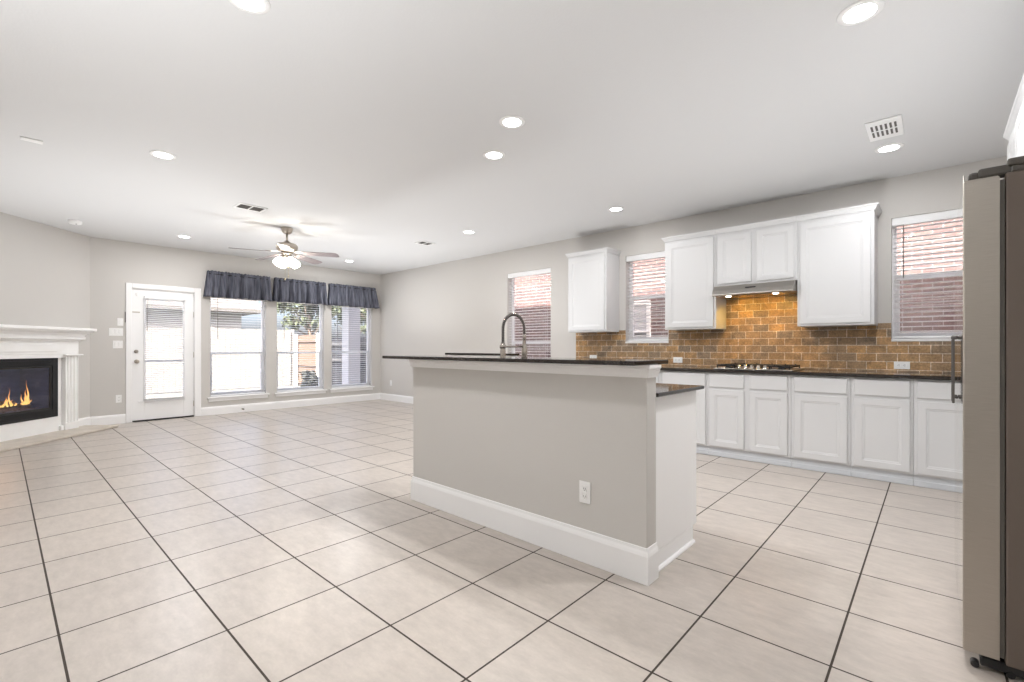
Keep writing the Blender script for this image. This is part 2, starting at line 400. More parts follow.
# back door -------------------------------------------------------------
dr = bpy.data.objects.new('door_1', None); COL.objects.link(dr); dr.location = WW(.69, 0, 0); struct(dr)
mb = MB(WW); c = .075
for p, q, s, t in ((.212, .287, 0, 2.12), (1.093, 1.185, 0, 2.12), (.287, 1.093, 2.047, 2.12)):
    mb.box(p, q, 0, .018, s, t, .005); 
mb.box(.2905, 1.0895, -.14, 0, 2.035, 2.0445); mb.box(.2855, .2905, -.14, 0, 0, 2.0445); mb.box(1.0895, 1.0945, -.14, 0, 0, 2.0445)
struct(mb.build('door_casing', M['white'], dr))
mb = MB(WW); d0, d1 = -.062, -.018
mb.box(.293, .44, d0, d1, .022, 2.032, .002); mb.box(.95, 1.087, d0, d1, .022, 2.032, .002)
mb.box(.44, .95, d0, d1, .022, .335, .0); mb.box(.44, .95, d0, d1, 1.90, 2.032, .0)
for p, q, s, t in ((.425, .455, .32, 1.915), (.935, .965, .32, 1.915), (.455, .935, .32, .35), (.455, .935, 1.885, 1.915)):
    mb.box(p, q, d1 - .002, d1 + .012, s, t, .004)
struct(mb.build('door_slab', M['white'], dr))
struct(MB(WW).box(.441, .949, -.052, -.030, .918, .940, .003).build('door_rail', M['palewood'], dr))
struct(MB(WW).box(.44, .95, -.044, -.038, .335, 1.90).build('door_glass', M['glass'], dr))
struct(MB(WW).box(.30, 1.09, -.14, .002, .001, .02, .004).build('door_threshold', M['bronze'], dr))
mb = MB(WW)
for zz in (.22, 1.68, 1.02): mb.lathe(WW(1.089, -.008, zz), [(.007, -.045), (.007, .045)], 8)
struct(mb.build('door_hinge', M['nickel'], dr))
mb = MB(WW); mb.lathe(WW(.344, -.018, .926), [(.030, 0), (.030, .008), (.012, .012), (.012, .035), (.024, .042), (.028, .055), (.022, .068), (.0, .070)], 18, (1, 0, 0))
struct(mb.build('door_handle', M['nickel'], dr))
mb = MB(WW); mb.lathe(WW(.340, -.018, 1.079), [(.028, 0), (.026, .012), (.012, .014), (.012, .026), (.0, .027)], 18, (1, 0, 0))
struct(mb.build('deadbolt', M['nickel'], dr))
mb = MB(WW); mb.box(.290, .385, -.017, -.008, 1.675, 1.69, .002); struct(mb.build('flip_lock', M['nickel'], dr))
mb = MB(WW); mb.box(.335, .362, -.017, -.004, 1.93, 1.975, .003); struct(mb.build('door_sensor', M['plastic'], dr))
# narrow dark strip on the casing edge
hk = tag(MB(WW).box(.203, .2115, .001, .014, 1.52, 1.68, .003).build('casing_strip', M['bronze']), 'narrow dark upright strip against the left edge of the back door casing', 'strip')
# blind hung on the door
tb = thing('door_blind', 'white slatted blind hung on the glass back door', 'window blind', WW(.695, .012, .335))
MB(WW).box(.43, .962, -.004, .045, 1.895, 1.94, .004).build('head_rail', M['slat'], tb)
mb = MB(WW); z = 1.875
while z > .37:
    mb.prism([(.005, z - .004), (.018, z), (.031, z + .004), (.031, z + .002), (.018, z - .002), (.005, z - .006)], .44, .952, 'a'); z -= .030
mb.build('slats', M['slat'], tb)
MB(WW).box(.435, .957, .004, .034, .335, .353, .004).build('bottom_rail', M['slat'], tb)
MB(WW).tube([WW(.475, .040, 1.90), WW(.465, .042, 1.39)], .004, 6).build('tilt_wand', M['slot'], tb)
mb = MB(WW); mb.box(.36, .962, .0, .010, .300, .318, .002); mb.build('hold_down_bar', M['slat'], tb)

# ------------------------------------------------------------------ valances
def valance(at0, at1, ab0, ab1, label):
    o0 = .10; zt, zb = 2.405, 1.982; rng = random.Random(label)
    t = thing('valance', label, 'curtain valance', WW((at0 + at1) / 2, 0, 2.37), 'charcoal valances over the back windows')
    n = 110; rows = [(2.425, .012), (2.400, .020), (2.385, .010), (2.36, .010), (2.345, .018), (2.27, .022), (2.15, .030), (2.05, .036), (1.985, .040)]
    ph = [rng.uniform(0, 6.28) for _ in range(6)]
    rings = []
    for z, amp in rows:
        k = (2.425 - z) / (2.425 - 1.985); A0 = at0 + (ab0 - at0) * k; A1 = at1 + (ab1 - at1) * k; ring = []
        for i in range(n + 1):
            u = i / n; a = A0 + (A1 - A0) * u
            w = math.sin(u * 60 + ph[0]) * .55 + math.sin(u * 37 + ph[1] + k * .8) * .5 + math.sin(u * 96 + ph[2]) * .25 * (1 - k)
            zz = z + (math.sin(u * 120 + ph[3]) * .006 if z > 2.39 else 0) + (math.sin(u * 21 + ph[4]) * .006 if z < 2.0 else 0)
            ring.append(WW(a, o0 + 1.8 * amp * w + .02 * k, zz))
        # returns to the wall at both ends
        ring = [WW(A0, .012, z)] + ring + [WW(A1, .012, z)]
        rings.append(ring)
    mb = MB(WW); mb.loops(rings, False, False, True, closed=False)
    fo = mb.build('valance_fabric', M['fabric'], t)
    sm = fo.modifiers.new('thickness', 'SOLIDIFY'); sm.thickness = .004; sm.offset = 0
    mb = MB(WW); mb.tube([WW(at0 + .010, .012, 2.372), WW(at0 + .010, .09, 2.372), WW(at0 + .02, .10, 2.372), WW(at1 - .02, .10, 2.372), WW(at1 - .010, .09, 2.372), WW(at1 - .010, .012, 2.372)], .008, 8)
    mb.build('curtain_rod', M['bronze'], t)
    for a in (at0 + .012, at1 - .012): MB(WW).box(a - .014, a + .014, .001, .014, 2.345, 2.40, .003).build('rod_bracket', M['bronze'], t)
valance(1.272, 2.240, 1.216, 2.266, 'charcoal ruffled valance over the window nearest the glass door')
valance(2.340, 3.295, 2.302, 3.326, 'charcoal ruffled valance over the middle back window, behind the ceiling fan')
valance(3.385, 4.378, 3.366, 4.440, 'charcoal ruffled valance over the back window beside the room corner')

# ------------------------------------------------------------------ fireplace on the diagonal wall
hb = MB(DW); hb.prism([(.09, .001), (2.01, .001), (2.01, .47), (.09, .47)], .001, .034, 'z', .006)
tag(hb.build('hearth', M['hearth']), 'low beige stone hearth slab in front of the fireplace', 'hearth')
fm = thing('fireplace_mantel', 'white cast stone fireplace mantel with fluted pilasters', 'mantel', DW(1.05, 0, .034))
for a0, a1 in ((.295, .50), (1.60, 1.805)):
    mb = MB(DW); o = .10
    mb.box(a0, a1, .001, o, .034, .13, .004)
    # fluted shaft
    poly = [(a0 + .006, .001), (a0 + .006, o - .006)]; nf = 4; w = (a1 - a0 - .012)
    for k in range(nf):
        c0 = a0 + .006 + w * (k + .16) / nf; c1 = a0 + .006 + w * (k + .84) / nf
        poly += [(c0, o - .006), (c0 + .006, o - .018), (c1 - .006, o - .018), (c1, o - .006)]
    poly += [(a1 - .006, o - .006), (a1 - .006, .001)]
    mb.prism(poly, .13, 1.02, 'z'); mb.box(a0 - .012, a1 + .012, .001, o + .012, 1.02, 1.03, .003); mb.box(a0 - .035, a1 + .035, .001, o + .035, 1.03, 1.05, .006)
    mb.build('pilaster', M['mantel'], fm)
mb = MB(DW); mb.box(.295, 1.805, .001, .095, 1.05, 1.225, .004); mb.box(.62, 1.48, .095, .104, 1.085, 1.19, .004)
mb.box(.50, 1.60, .03, .09, 1.005, 1.05, .003)
mb.build('frieze', M['mantel'], fm)
prof = [(.0, 1.225), (.105, 1.225), (.112, 1.240), (.140, 1.248), (.146, 1.254), (.146, 1.286), (.136, 1.290), (.140, 1.305), (.158, 1.328), (.190, 1.345), (.198, 1.352), (.198, 1.365), (.0, 1.365)]
mb = MB(DW)
rings = []
for o, z in prof:        # moulding that also returns round both ends
    e = o - .095 if o > .095 else 0
    rings.append([DW(.295 - e, .001, z), DW(.295 - e, o if o else .001, z), DW(1.805 + e, o if o else .001, z), DW(1.805 + e, .001, z)])
mb.loops(rings[1:-1], True, True); mb.build('cornice', M['mantel'], fm)
MB(DW).box(.155, 1.945, .001, .228, 1.365, 1.405, .007, 2).build('mantel_shelf', M['mantel'], fm)
mb = MB(DW); mb.box(.50, .560, .001, .045, .034, 1.005); mb.box(1.54, 1.60, .001, .045, .034, 1.005); mb.box(.560, 1.54, .001, .045, .034, .228)
mb.box(.497, .545, .045, .075, .034, .10, .006)
mb.build('surround', M['mantel'], fm)
fi = thing('fireplace_insert', 'black gas fireplace insert with a lit fire behind glass', 'fireplace', DW(1.05, .02, .23))
mb = MB(DW)
for p, q, s, t in ((.562, .64, .23, 1.003), (1.46, 1.538, .23, 1.003), (.64, 1.46, .90, 1.003), (.64, 1.46, .23, .335)): mb.box(p, q, .002, .06, s, t, .004)
for zz in (.252, .272, .292, .312, .925, .945, .965): mb.box(.66, 1.44, .055, .066, zz, zz + .010, .002)
mb.build('surround_frame', M['blackgloss'], fi)
mb = MB(DW)
for p, q, s, t in ((.64, .665, .335, .90), (1.435, 1.46, .335, .90), (.665, 1.435, .878, .90), (.665, 1.435, .335, .36)): mb.box(p, q, .035, .052, s, t, .003)
mb.build('door_frame', M['black'], fi)
MB(DW).box(.665, 1.435, .042, .046, .36, .878).build('glass_panel', M['fireglass'], fi)

mb = MB(DW)    # firebox shell: back, two cheeks, floor, top
mb.box(.63, 1.47, -.36, -.34, .32, .915); mb.box(.63, .65, -.34, .01, .32, .915); mb.box(1.45, 1.47, -.34, .01, .32, .915)
mb.box(.65, 1.45, -.34, .01, .32, .345); mb.box(.65, 1.45, -.34, .01, .89, .915)
mb.build('firebox', M['firewall'], fi)
mb = MB(DW); rg = random.Random(3); n = 26; rows = []
for j in range(9):
    rows.append([DW(.70 + .70 * i / n, -.30 + .26 * j / 8, .352 + .03 * math.sin(PI * i / n) * math.sin(PI * j / 8) + rg.uniform(0, .018)) for i in range(n + 1)])
mb.loops(rows, False, False, True, closed=False); mb.build('ember_bed', M['ember'], fi)
for p, q, r in (((.74, -.22, .40), (1.26, -.14, .41), .030), ((.78, -.10, .395), (1.10, -.19, .45), .024), ((1.26, -.08, .40), (1.00, -.20, .46), .026), ((.92, -.16, .455), (1.22, -.14, .475), .022)):
    P0, P1 = Vector(p), Vector(q); pts = []; rad = []
    for i in range(9):
        v = P0.lerp(P1, i / 8); pts.append(DW(v.x, v.y + .006 * math.sin(i * 1.9), v.z + .005 * math.sin(i * 2.3))); rad.append(r * (.85 + .2 * math.sin(i * 1.3 + r * 90)))
    MB(DW).tube(pts, rad, 10).build('log', M['log'], fi)
for a, o, z, h, r, ln in ((.79, -.10, .42, .06, .018, -.05), (.815, -.08, .42, .13, .012, .02), (.835, -.07, .43, .30, .010, .012), (.845, -.09, .42, .20, .016, -.015), (.86, -.06, .42, .11, .018, .03), (.88, -.09, .42, .14, .012, .02), (.90, -.07, .42, .05, .018, .0), (1.03, -.08, .42, .09, .014, -.02), (1.055, -.07, .42, .22, .009, .012), (1.07, -.09, .42, .13, .015, .025), (1.095, -.06, .42, .16, .010, -.02), (1.12, -.08, .42, .08, .018, -.03), (1.16, -.08, .42, .05, .016, .04), (.96, -.09, .42, .045, .015, .02)):
    mb = MB(DW); rings = []
    for i in range(11):
        k = i / 10; rr = r * (math.sin(PI * min(1, .18 + .55 * k ** .7 + .30 * k)) ** 1.2) * (1 - .75 * k) * 1.25 + .001
        c = DW(a + ln * k * k + .010 * math.sin(k * 7 + a * 40), o, z + h * k)
        rings.append([c + DU * (rr * math.cos(t * PI / 5)) + DN * (rr * .6 * math.sin(t * PI / 5)) for t in range(10)])
    mb.loops(rings, True, True, True).build('flame', M['flame'], fi)
lf = bpy.data.lights.new('fire_light', 'POINT'); lf.energy = 1.0; lf.color = (1, .5, .2); lf.shadow_soft_size = .08
lo = bpy.data.objects.new('fire_light', lf); COL.objects.link(lo); lo.location = DW(1.08, -.12, .62)

# ------------------------------------------------------------------ kitchen wall cabinets
BF = .635                      # base cabinet face, distance from wall (frame faces)
def base_cabinet(fr, a0, a1, label, doors, depth=.615, group='white base cabinets along the kitchen walls', fronts=None, end=None):
    t = thing('base_cabinet', label, 'base cabinet', fr((a0 + a1) / 2, depth / 2, 0), group)
    mb = MB(fr); mb.box(a0 + .001, a1 - .001, .002, depth, .095, .882, .002); mb.build('carcass', M['cab'], t)
    mb = MB(fr); mb.box(a0 + .001, a1 - .001, .01, depth - .025, .001, .095); mb.box(a0 + .001, a1 - .001, depth - .025, depth - .017, .001, .05, .003)
    mb.build('toe_kick', M['toe'], t)
    for p, q in doors:
        MB(fr).panel(p, q, .727, .868, depth + .019).build('drawer_front', M['cab'], t)
        MB(fr).door(p, q, .112, .702, depth + .019).build('door', M['cab'], t)
    return t
ug = 'white base cabinets along the kitchen walls'
base_cabinet(NW, -1.74, -.71, 'white double base cabinet at the far end of the kitchen wall, behind the island', [(-1.70, -1.24), (-1.20, -.75)])
base_cabinet(NW, -.71, -.175, 'white base cabinet hidden behind the island bar, left of the island corner', [(-.67, -.21)])
base_cabinet(NW, -.175, .34, 'white base cabinet just left of the cooktop cabinet, partly behind the island', [(-.145, .319)])
base_cabinet(NW, .34, 1.11, 'white double base cabinet directly under the gas cooktop', [(.36, .697), (.748, 1.081)])
base_cabinet(NW, 1.11, 1.571, 'white base cabinet just right of the cooktop cabinet', [(1.139, 1.546)])
base_cabinet(NW, 1.571, 1.99, 'white base cabinet below the socket near the fridge, second from the fridge', [(1.596, 1.968)])
base_cabinet(NW, 1.99, 2.44, 'white base cabinet in the corner, partly hidden by the fridge handle', [(2.011, 2.40)])
base_cabinet(EW, 3.06, 3.92, 'white double base cabinet on the fridge wall between tall cabinet and corner', [(3.10, 3.46), (3.50, 3.86)])
mb = MB(); yb = YN - .002; yf = YN - .66
mb.prism([(-1.76, yb), (-1.76, yf), (2.40, yf), (2.40, 3.05), (XE - .002, 3.05), (XE - .002, yb)], .884, .914, 'z', .004)
tag(mb.build('worktop', M['granite']), 'dark granite worktop running along the kitchen wall under the tiles', 'worktop')

bs = MB(NW); t = .012
for p, q, s, u in ((-1.75, -.955, .915, 1.352), (-.955, -.355, .915, 1.196), (-.355, .335, .915, 1.352), (.335, 1.105, .915, 1.735), (1.105, 1.815, .915, 1.352), (1.815, 2.415, .915, 1.196), (2.415, 3.045, .915, 1.352)):
    bs.box(p, q, .0005, t, s, u)
for p, q in ((1.715, 1.814), (-1.049, -.956), (-.354, -.262), (2.416, 2.50)): bs.box(p, q, .0005, t, 1.352, 1.372)
struct(bs.build('backsplash', M['splash']))

def crown(mb, fr, a0, a1, dep, z0, ends=(True, True)):
    prof = [(0, z0), (.008, z0), (.010, z0 + .012), (.014, z0 + .018), (.024, z0 + .036), (.031, z0 + .042), (.031, z0 + .055), (0, z0 + .055)]
    rings = []
    for o, z in prof:
        e0 = o if ends[0] else 0; e1 = o if ends[1] else 0
        rings.append([fr(a0 - e0, .002, z), fr(a0 - e0, dep + o, z), fr(a1 + e1, dep + o, z), fr(a1 + e1, .002, z)])
    mb.loops(rings, True, True)
UD = .335; ZC = 2.388
def wall_cabinet(fr, a0, a1, z0, z1, doors, label, dep=UD, ends=(True, True), group='white wall cabinets', gap=.012):
    t = thing('wall_cabinet', label, 'wall cabinet', fr((a0 + a1) / 2, dep / 2, z0), group)
    MB(fr).box(a0 + .001, a1 - .001, .002, dep, z0, z1, .002).build('carcass', M['cab'], t)
    for p, q in doors: MB(fr).door(p, q, z0 + .022, z1 - .03, dep + .019).build('door', M['cab'], t)
    mb = MB(fr); crown(mb, fr, a0 + .001, a1 - .001, dep, z1 + .0005, ends); mb.build('crown_moulding', M['cab'], t)
    return t
wall_cabinet(NW, -1.66, -1.05, 1.35, ZC, [(-1.632, -1.078)], 'white single wall cabinet standing alone between the tall window and a small window')
wall_cabinet(NW, -.26, .330, 1.35, ZC, [(-.225, .305)], 'white wall cabinet to the left of the range hood', ends=(True, False))
wall_cabinet(NW, .330, 1.107, 1.812, ZC, [(.358, .690), (.742, 1.082)], 'short white double wall cabinet directly above the range hood', ends=(False, False))
wall_cabinet(NW, 1.107, 1.715, 1.35, ZC, [(1.135, 1.688)], 'white wall cabinet to the right of the range hood', ends=(False, True))

# tall cabinet and over-fridge cabinet on the fridge wall
tc = thing('tall_cabinet', 'tall white cabinet behind the fridge, its crown showing above it', 'tall cabinet', EW(2.61, .3, 0))
MB(EW).box(2.18, 3.04, .002, .60, .095, ZC, .002).build('carcass', M['cab'], tc)
MB(EW).box(2.18, 3.04, .01, .54, .001, .095).build('toe_kick', M['toe'], tc)
for p, q in ((2.20, 2.60), (2.62, 3.02)):
    MB(EW).door(p, q, .115, 1.30, .619).build('door', M['cab'], tc); MB(EW).door(p, q, 1.33, 2.355, .619).build('door', M['cab'], tc)
mb = MB(EW); crown(mb, EW, 2.179, 3.04, .60, ZC + .0005, (False, True)); mb.build('crown_moulding', M['cab'], tc)
wall_cabinet(EW, 1.20, 2.178, 1.90, ZC, [(1.22, 1.68), (1.70, 2.16)], 'white double wall cabinet fixed above the fridge', dep=.60, ends=(True, False))

# ------------------------------------------------------------------ range hood
rh = thing('range_hood', 'stainless steel range hood with two lit lamps', 'range hood', NW(.718, .25, 1.70))
prof = [(.014, 1.806), (.395, 1.806), (.425, 1.80), (.470, 1.745), (.488, 1.708), (.488, 1.696), (.470, 1.690), (.45, 1.700), (.03, 1.700), (.014, 1.690)]
MB(NW).prism(prof, .336, 1.101, 'a', .002).build('hood_body', M['steel'], rh)
MB(NW).box(.38, 1.06, .06, .36, 1.694, 1.699, .002).build('grease_filter', M['chrome'], rh)
mb = MB(NW); f = lambda a, k, d: NW(a, .430 + .045 * k * .9 + d * .75, 1.79 - .055 * k * .9 + d * .6)
mb.hexa([f(.66, .42, -.004), f(.76, .42, -.004), f(.76, .42, .003), f(.66, .42, .003), f(.66, .70, -.004), f(.76, .70, -.004), f(.76, .70, .003), f(.66, .70, .003)])
mb.build('control_slot', M['black'], rh)
for a in (.485, .935):
    MB(NW).lathe(NW(a, .415, 1.6985), [(.038, 0), (.040, -.004), (.034, -.010), (.028, -.010)], 20).build('lamp_ring', M['chrome'], rh)
    MB(NW).lathe(NW(a, .415, 1.690), [(.027, 0), (.027, -.006), (.020, -.010), (.0, -.011)], 20).build('lamp_lens', M['hoodlamp'], rh)
    ld = bpy.data.lights.new('hood_lamp_light', 'SPOT'); ld.energy = 3.4; ld.color = (1, .58, .08); ld.spot_size = 2.2; ld.spot_blend = .55; ld.shadow_soft_size = .03
    lo = bpy.data.objects.new('hood_lamp_light', ld); COL.objects.link(lo); lo.location = NW(a, .36, 1.672); lo.rotation_euler = Vector((.25 if a < .7 else -.25, .75, -1)).to_track_quat('-Z', 'Y').to_euler()

# ------------------------------------------------------------------ gas cooktop
ck = thing('gas_cooktop', 'stainless gas cooktop with black grates set in the dark worktop', 'cooktop', NW(.77, .35, .9145))
MB(NW).box(.385, 1.118, .07, .585, .9145, .926, .004, 2).build('cooktop_plate', M['steel'], ck)
def grate(a0, a1, o0, o1):
    mb = MB(NW); z0, z1 = .944, .962; b = .012
    for p in (a0, (a0 + a1) / 2 - b / 2, a1 - b): mb.box(p, p + b, o0, o1, z0, z1, .002)
    for p in (o0, (o0 + o1) / 2 - b / 2, o1 - b): mb.box(a0, a1, p, p + b, z0, z1, .002)
    for p in (a0, a1 - b):
        for q in (o0, o1 - b): mb.box(p, p + b, q, q + b, .9262, z0, .002)
    for aa, oo in ((a0 + (a1 - a0) * .25, o0), (a0 + (a1 - a0) * .75, o0), (a0 + (a1 - a0) * .25, o1 - b), (a0 + (a1 - a0) * .75, o1 - b)): mb.box(aa, aa + b, oo, oo + b, z1, z1 + .008, .002)
    mb.build('grate', M['black'], ck)
grate(.41, .595, .10, .56); grate(.60, .90, .10, .42); grate(.905, 1.09, .10, .56)
for a, o, r in ((.502, .20, .04), (.502, .45, .035), (.75, .26, .055), (.997, .20, .04), (.997, .45, .03)):
    MB(NW).lathe(NW(a, o, .926), [(r * 1.25, 0), (r * 1.25, .006), (r, .008), (r, .014), (r * .9, .016), (.0, .0165)], 20).build('burner', M['blackgloss'], ck)
for k in range(5):
    MB(NW).lathe(NW(.620 + .0605 * k, .515, .926), [(.024, 0), (.024, .004), (.019, .007), (.014, .036), (.0, .037)], 16).build('knob', M['steelfront'], ck)

# ------------------------------------------------------------------ island
iw = thing('island_half_wall', 'beige painted half wall of the kitchen island with white skirting', 'half wall', (.16, 1.07, 0))
x0, x1, y0, y1 = -.79, 1.090, 1.015, 1.116
MB().box(x0, x1, y0, y1, .001, 1.056, .003).build('wall_body', M['wall'], iw)
def wrap(mb, prof, xa, xb, ya, yb):
    """moulding profile (out, z) wrapped round front and both ends of a half wall"""
    rings = [[Vector((xa - o, yb, z)), Vector((xa - o, ya - o, z)), Vector((xb + o, ya - o, z)), Vector((xb + o, yb, z))] for o, z in prof]
    rings2 = [[Vector((xa, yb, z)), Vector((xa, ya, z)), Vector((xb, ya, z)), Vector((xb, yb, z))] for z in (prof[-1][1], prof[0][1])]
    rv = rings + rings2 + [rings[0]]
    mb.loops(rv, False, False, closed=False)
    bmesh.ops.remove_doubles(mb.bm, verts=mb.bm.verts[:], dist=1e-6); bmesh.ops.holes_fill(mb.bm, edges=mb.bm.edges[:])
mb = MB(); wrap(mb, [(.013, .001), (.013, .135), (.010, .147), (.006, .158), (.004, .172), (.0005, .174)], x0, x1, y0, y1); mb.build('skirting', M['white'], iw)
mb = MB(); wrap(mb, [(.0005, .995), (.010, .995), (.012, 1.006), (.016, 1.012), (.020, 1.024), (.022, 1.036), (.027, 1.041), (.027, 1.056), (.0005, 1.056)], x0, x1, y0, y1); mb.build('cornice', M['white'], iw)
mb = MB(); mb.prism([(-.985, .872), (1.102, .872), (1.102, 1.235), (-.985, 1.235)], 1.0575, 1.0785, 'z', .003)
tag(mb.build('bar_top', M['granite']), 'long narrow dark granite bar top on the island half wall', 'worktop')
ic = thing('island_cabinet', 'white base cabinet of the island behind the beige half wall', 'base cabinet', (.14, 1.42, 0))
MB().box(-.77, 1.064, 1.118, 1.715, .095, .892, .002).build('carcass', M['white'], ic)
MB().box(-.77, 1.064, 1.118, 1.66, .001, .095).build('toe_kick', M['white'], ic)
FB = Fr((0, 1.715, 0), (-1, 0, 0), (0, 1, 0))
for k in range(4):
    p = -1.03 + k * .45; MB(FB).door(p + .01, p + .43, .112, .702, .019).build('door', M['cab'], ic); MB(FB).panel(p + .01, p + .43, .727, .868, .019).build('drawer_front', M['cab'], ic)
mb = MB(Fr((1.0642, 0, 0), (0, 1, 0), (1, 0, 0))); mb.prism([(0, .001), (.015, .001), (.014, .009), (.008, .016), (0, .018)], 1.135, 1.66, 'a'); mb.build('shoe_moulding', M['white'], ic)
mb = MB(); mb.prism([(-.79, 1.118), (1.10, 1.118), (1.10, 1.745), (-.79, 1.745)], .8935, .914, 'z', .004)
tag(mb.build('worktop', M['granite']), 'lower dark granite worktop of the island, tucked behind the bar', 'worktop')

# spring tap
tp = thing('kitchen_tap', 'tall brushed nickel pull-down tap with a spring neck', 'tap', (-.112, 1.28, .9145))
bx, by = -.112, 1.28; dirn = Vector((.10, 1, 0)).normalized()
MB().lathe((bx, by, .9145), [(.030, 0), (.030, .006), (.022, .012), (.019, .03), (.019, .20), (.017, .215), (.015, .26), (.0, .262)], 18).build('tap_body', M['chrome'], tp)
mb = MB(); mb.lathe((bx, by, 1.135), [(.021, 0), (.023, .006), (.023, .018), (.021, .024)], 18); mb.build('collar', M['chrome'], tp)
R0 = .103; zc = 1.272; pts = [Vector((bx, by, 1.16)), Vector((bx, by, 1.21))]
for i in range(25):
    t_ = PI - PI * i / 24; pts.append(Vector((bx, by, zc)) + dirn * (R0 + R0 * math.cos(t_)) + Vector((0, 0, 1.02 * R0 * math.sin(t_))))
pts += [Vector((bx, by, 0)) + dirn * 2 * R0 + Vector((0, 0, zz)) for zz in (1.25, 1.22)]
MB().tube(pts, .0085, 10).build('hose', M['black'], tp)
def resample(pts, n):
    L = [0]
    for p, q in zip(pts, pts[1:]): L.append(L[-1] + (q - p).length)
    out = []
    for i in range(n):
        s_ = L[-1] * i / (n - 1); j = max(k for k in range(len(L)) if L[k] <= s_ + 1e-9); j = min(j, len(pts) - 2)
        out.append(pts[j].lerp(pts[j + 1], (s_ - L[j]) / (L[j + 1] - L[j])))
    return out
rs = resample(pts, 500); side = Vector((dirn.y, -dirn.x, 0)); hel = []
for i, p in enumerate(rs):
    d_ = (rs[min(i + 1, 499)] - rs[max(i - 1, 0)]).normalized(); nrm = side.cross(d_).normalized(); th = i / 499 * 2 * PI * 44
    hel.append(p + (side * math.cos(th) + nrm * math.sin(th)) * .0115)
MB().tube(hel, .0021, 5).build('spring', M['chrome'], tp)
tip = Vector((bx, by, 0)) + dirn * 2 * R0
mb = MB(); mb.lathe(tip + Vector((0, 0, 1.068)), [(.021, 0), (.022, .004), (.021, .075), (.014, .10), (.012, .13), (.0135, .135), (.0135, .165), (.010, .17)], 16); mb.build('spray_head', M['chrome'], tp)
mb = MB(); mb.tube([Vector((bx, by, 1.147)), tip + Vector((0, 0, 1.147))], .0065, 8); mb.lathe(tip + Vector((0, 0, 1.138)), [(.016, 0), (.019, .003), (.019, .016), (.016, .019)], 14); mb.build('holder_arm', M['chrome'], tp)
mb = MB(); mb.tube([Vector((bx + .018, by, .985)), Vector((bx + .05, by, .995)), Vector((bx + .085, by, 1.02))], [.009, .007, .005], 8); mb.build('tap_handle', M['chrome'], tp)

# low partition with a black stone cap behind the island
pw = thing('partition_wall', 'low white partition with a black stone cap, seen just above the bar', 'half wall', (-1.77, 2.66, 0))
MB().box(-2.30, -1.25, 2.61, 2.72, .001, 1.052, .003).build('wall_body', M['white'], pw)
MB().box(-2.33, -1.23, 2.595, 2.735, 1.0525, 1.0755, .003).build('cap', M['granite'], pw)

# ------------------------------------------------------------------ fridge
fg = thing('fridge', 'tall stainless steel fridge with dark grey sides at the picture edge', 'fridge', (2.62, 1.68, 0))
fy0, fy1 = 1.235, 2.14
MB().box(2.296, 3.03, fy0 + .004, fy1 - .004, .048, 1.742, .006, 2).build('body', M['fridge_side'], fg)
MB().box(2.31, 3.02, fy0 + .01, fy1 - .01, 1.742, 1.764, .004).build('top_cover', M['darkgrey'], fg)
def fdoor(ya, yb):
    r = .005; xb = 2.282
    lo_ = [(2.19 + r - r * math.sin(k * PI / 6), ya + r - r * math.cos(k * PI / 6)) for k in range(4)]
    hi_ = [(2.19 + r - r * math.cos(k * PI / 6), yb - r + r * math.sin(k * PI / 6)) for k in range(4)]
    poly = [(xb, ya)] + lo_ + hi_ + [(xb, yb)]; c0 = Vector((2.236, (ya + yb) / 2, 0))
    rings = [[Vector((x, y, z)) for x, y in poly] for z in (.062, .066, 1.728)]
    rings += [[Vector((x + (c0.x - x) * .10, y + (c0.y - y) * .02, 1.736)) for x, y in poly], [Vector((x + (c0.x - x) * .35, y + (c0.y - y) * .05, 1.722)) for x, y in poly]]
    mb = MB(); mb.loops(rings, True, True); o = mb.build('door', [M['fridgesteel'], M['steelfront']], fg)
    for p in o.data.polygons:
        if p.normal.x < -.98: p.material_index = 1
    MB().box(2.283, 2.294, ya + .006, yb - .006, .07, 1.72).build('door_gasket', M['darkgrey'], fg)
    return o
ym = 1.685
d1_ = fdoor(fy0, ym - .003); d2_ = fdoor(ym + .003, fy1)
for k, (dd, yy) in enumerate(((d1_, ym - .05), (d2_, ym + .05))):
    mb = MB(); mb.box(2.170, 2.179, yy - .006, yy + .006, .905, 1.176, .003, 2); mb.box(2.169, 2.1895, yy - .008, yy + .008, 1.176, 1.192, .003); mb.box(2.179, 2.1895, yy - .005, yy + .005, .925, .935, .002)
    mb.build('handle', M['handle'], dd)
mb = MB(); mb.box(2.23, 2.34, fy0 + .02, fy0 + .075, 1.7405, 1.775, .008, 2); mb.box(2.205, 2.235, fy0 + .025, fy0 + .07, 1.735, 1.768, .010, 2); mb.box(2.30, 2.46, fy0 + .005, fy0 + .09, 1.7642, 1.790, .008, 2)
mb.build('hinge_cover', M['darkgrey'], fg)
mb = MB(); mb.box(2.191, 2.197, fy0 + .002, fy0 + .03, 1.725, 1.757, .002); mb.build('door_lip', M['steel'], fg)
mb = MB(); mb.box(2.235, 2.99, fy0 + .022, fy1 - .022, .014, .0475, .004); mb.build('base_grille', M['black'], fg)
for yy in (fy0 + .035, fy1 - .05):
    for xx in (2.222, 2.31, 2.93): MB().lathe((xx, yy - .015, .0125), [(.011, 0), (.012, .002), (.012, .026), (.011, .028)], 14, (0, 1, 0)).build('roller', M['black'], fg)

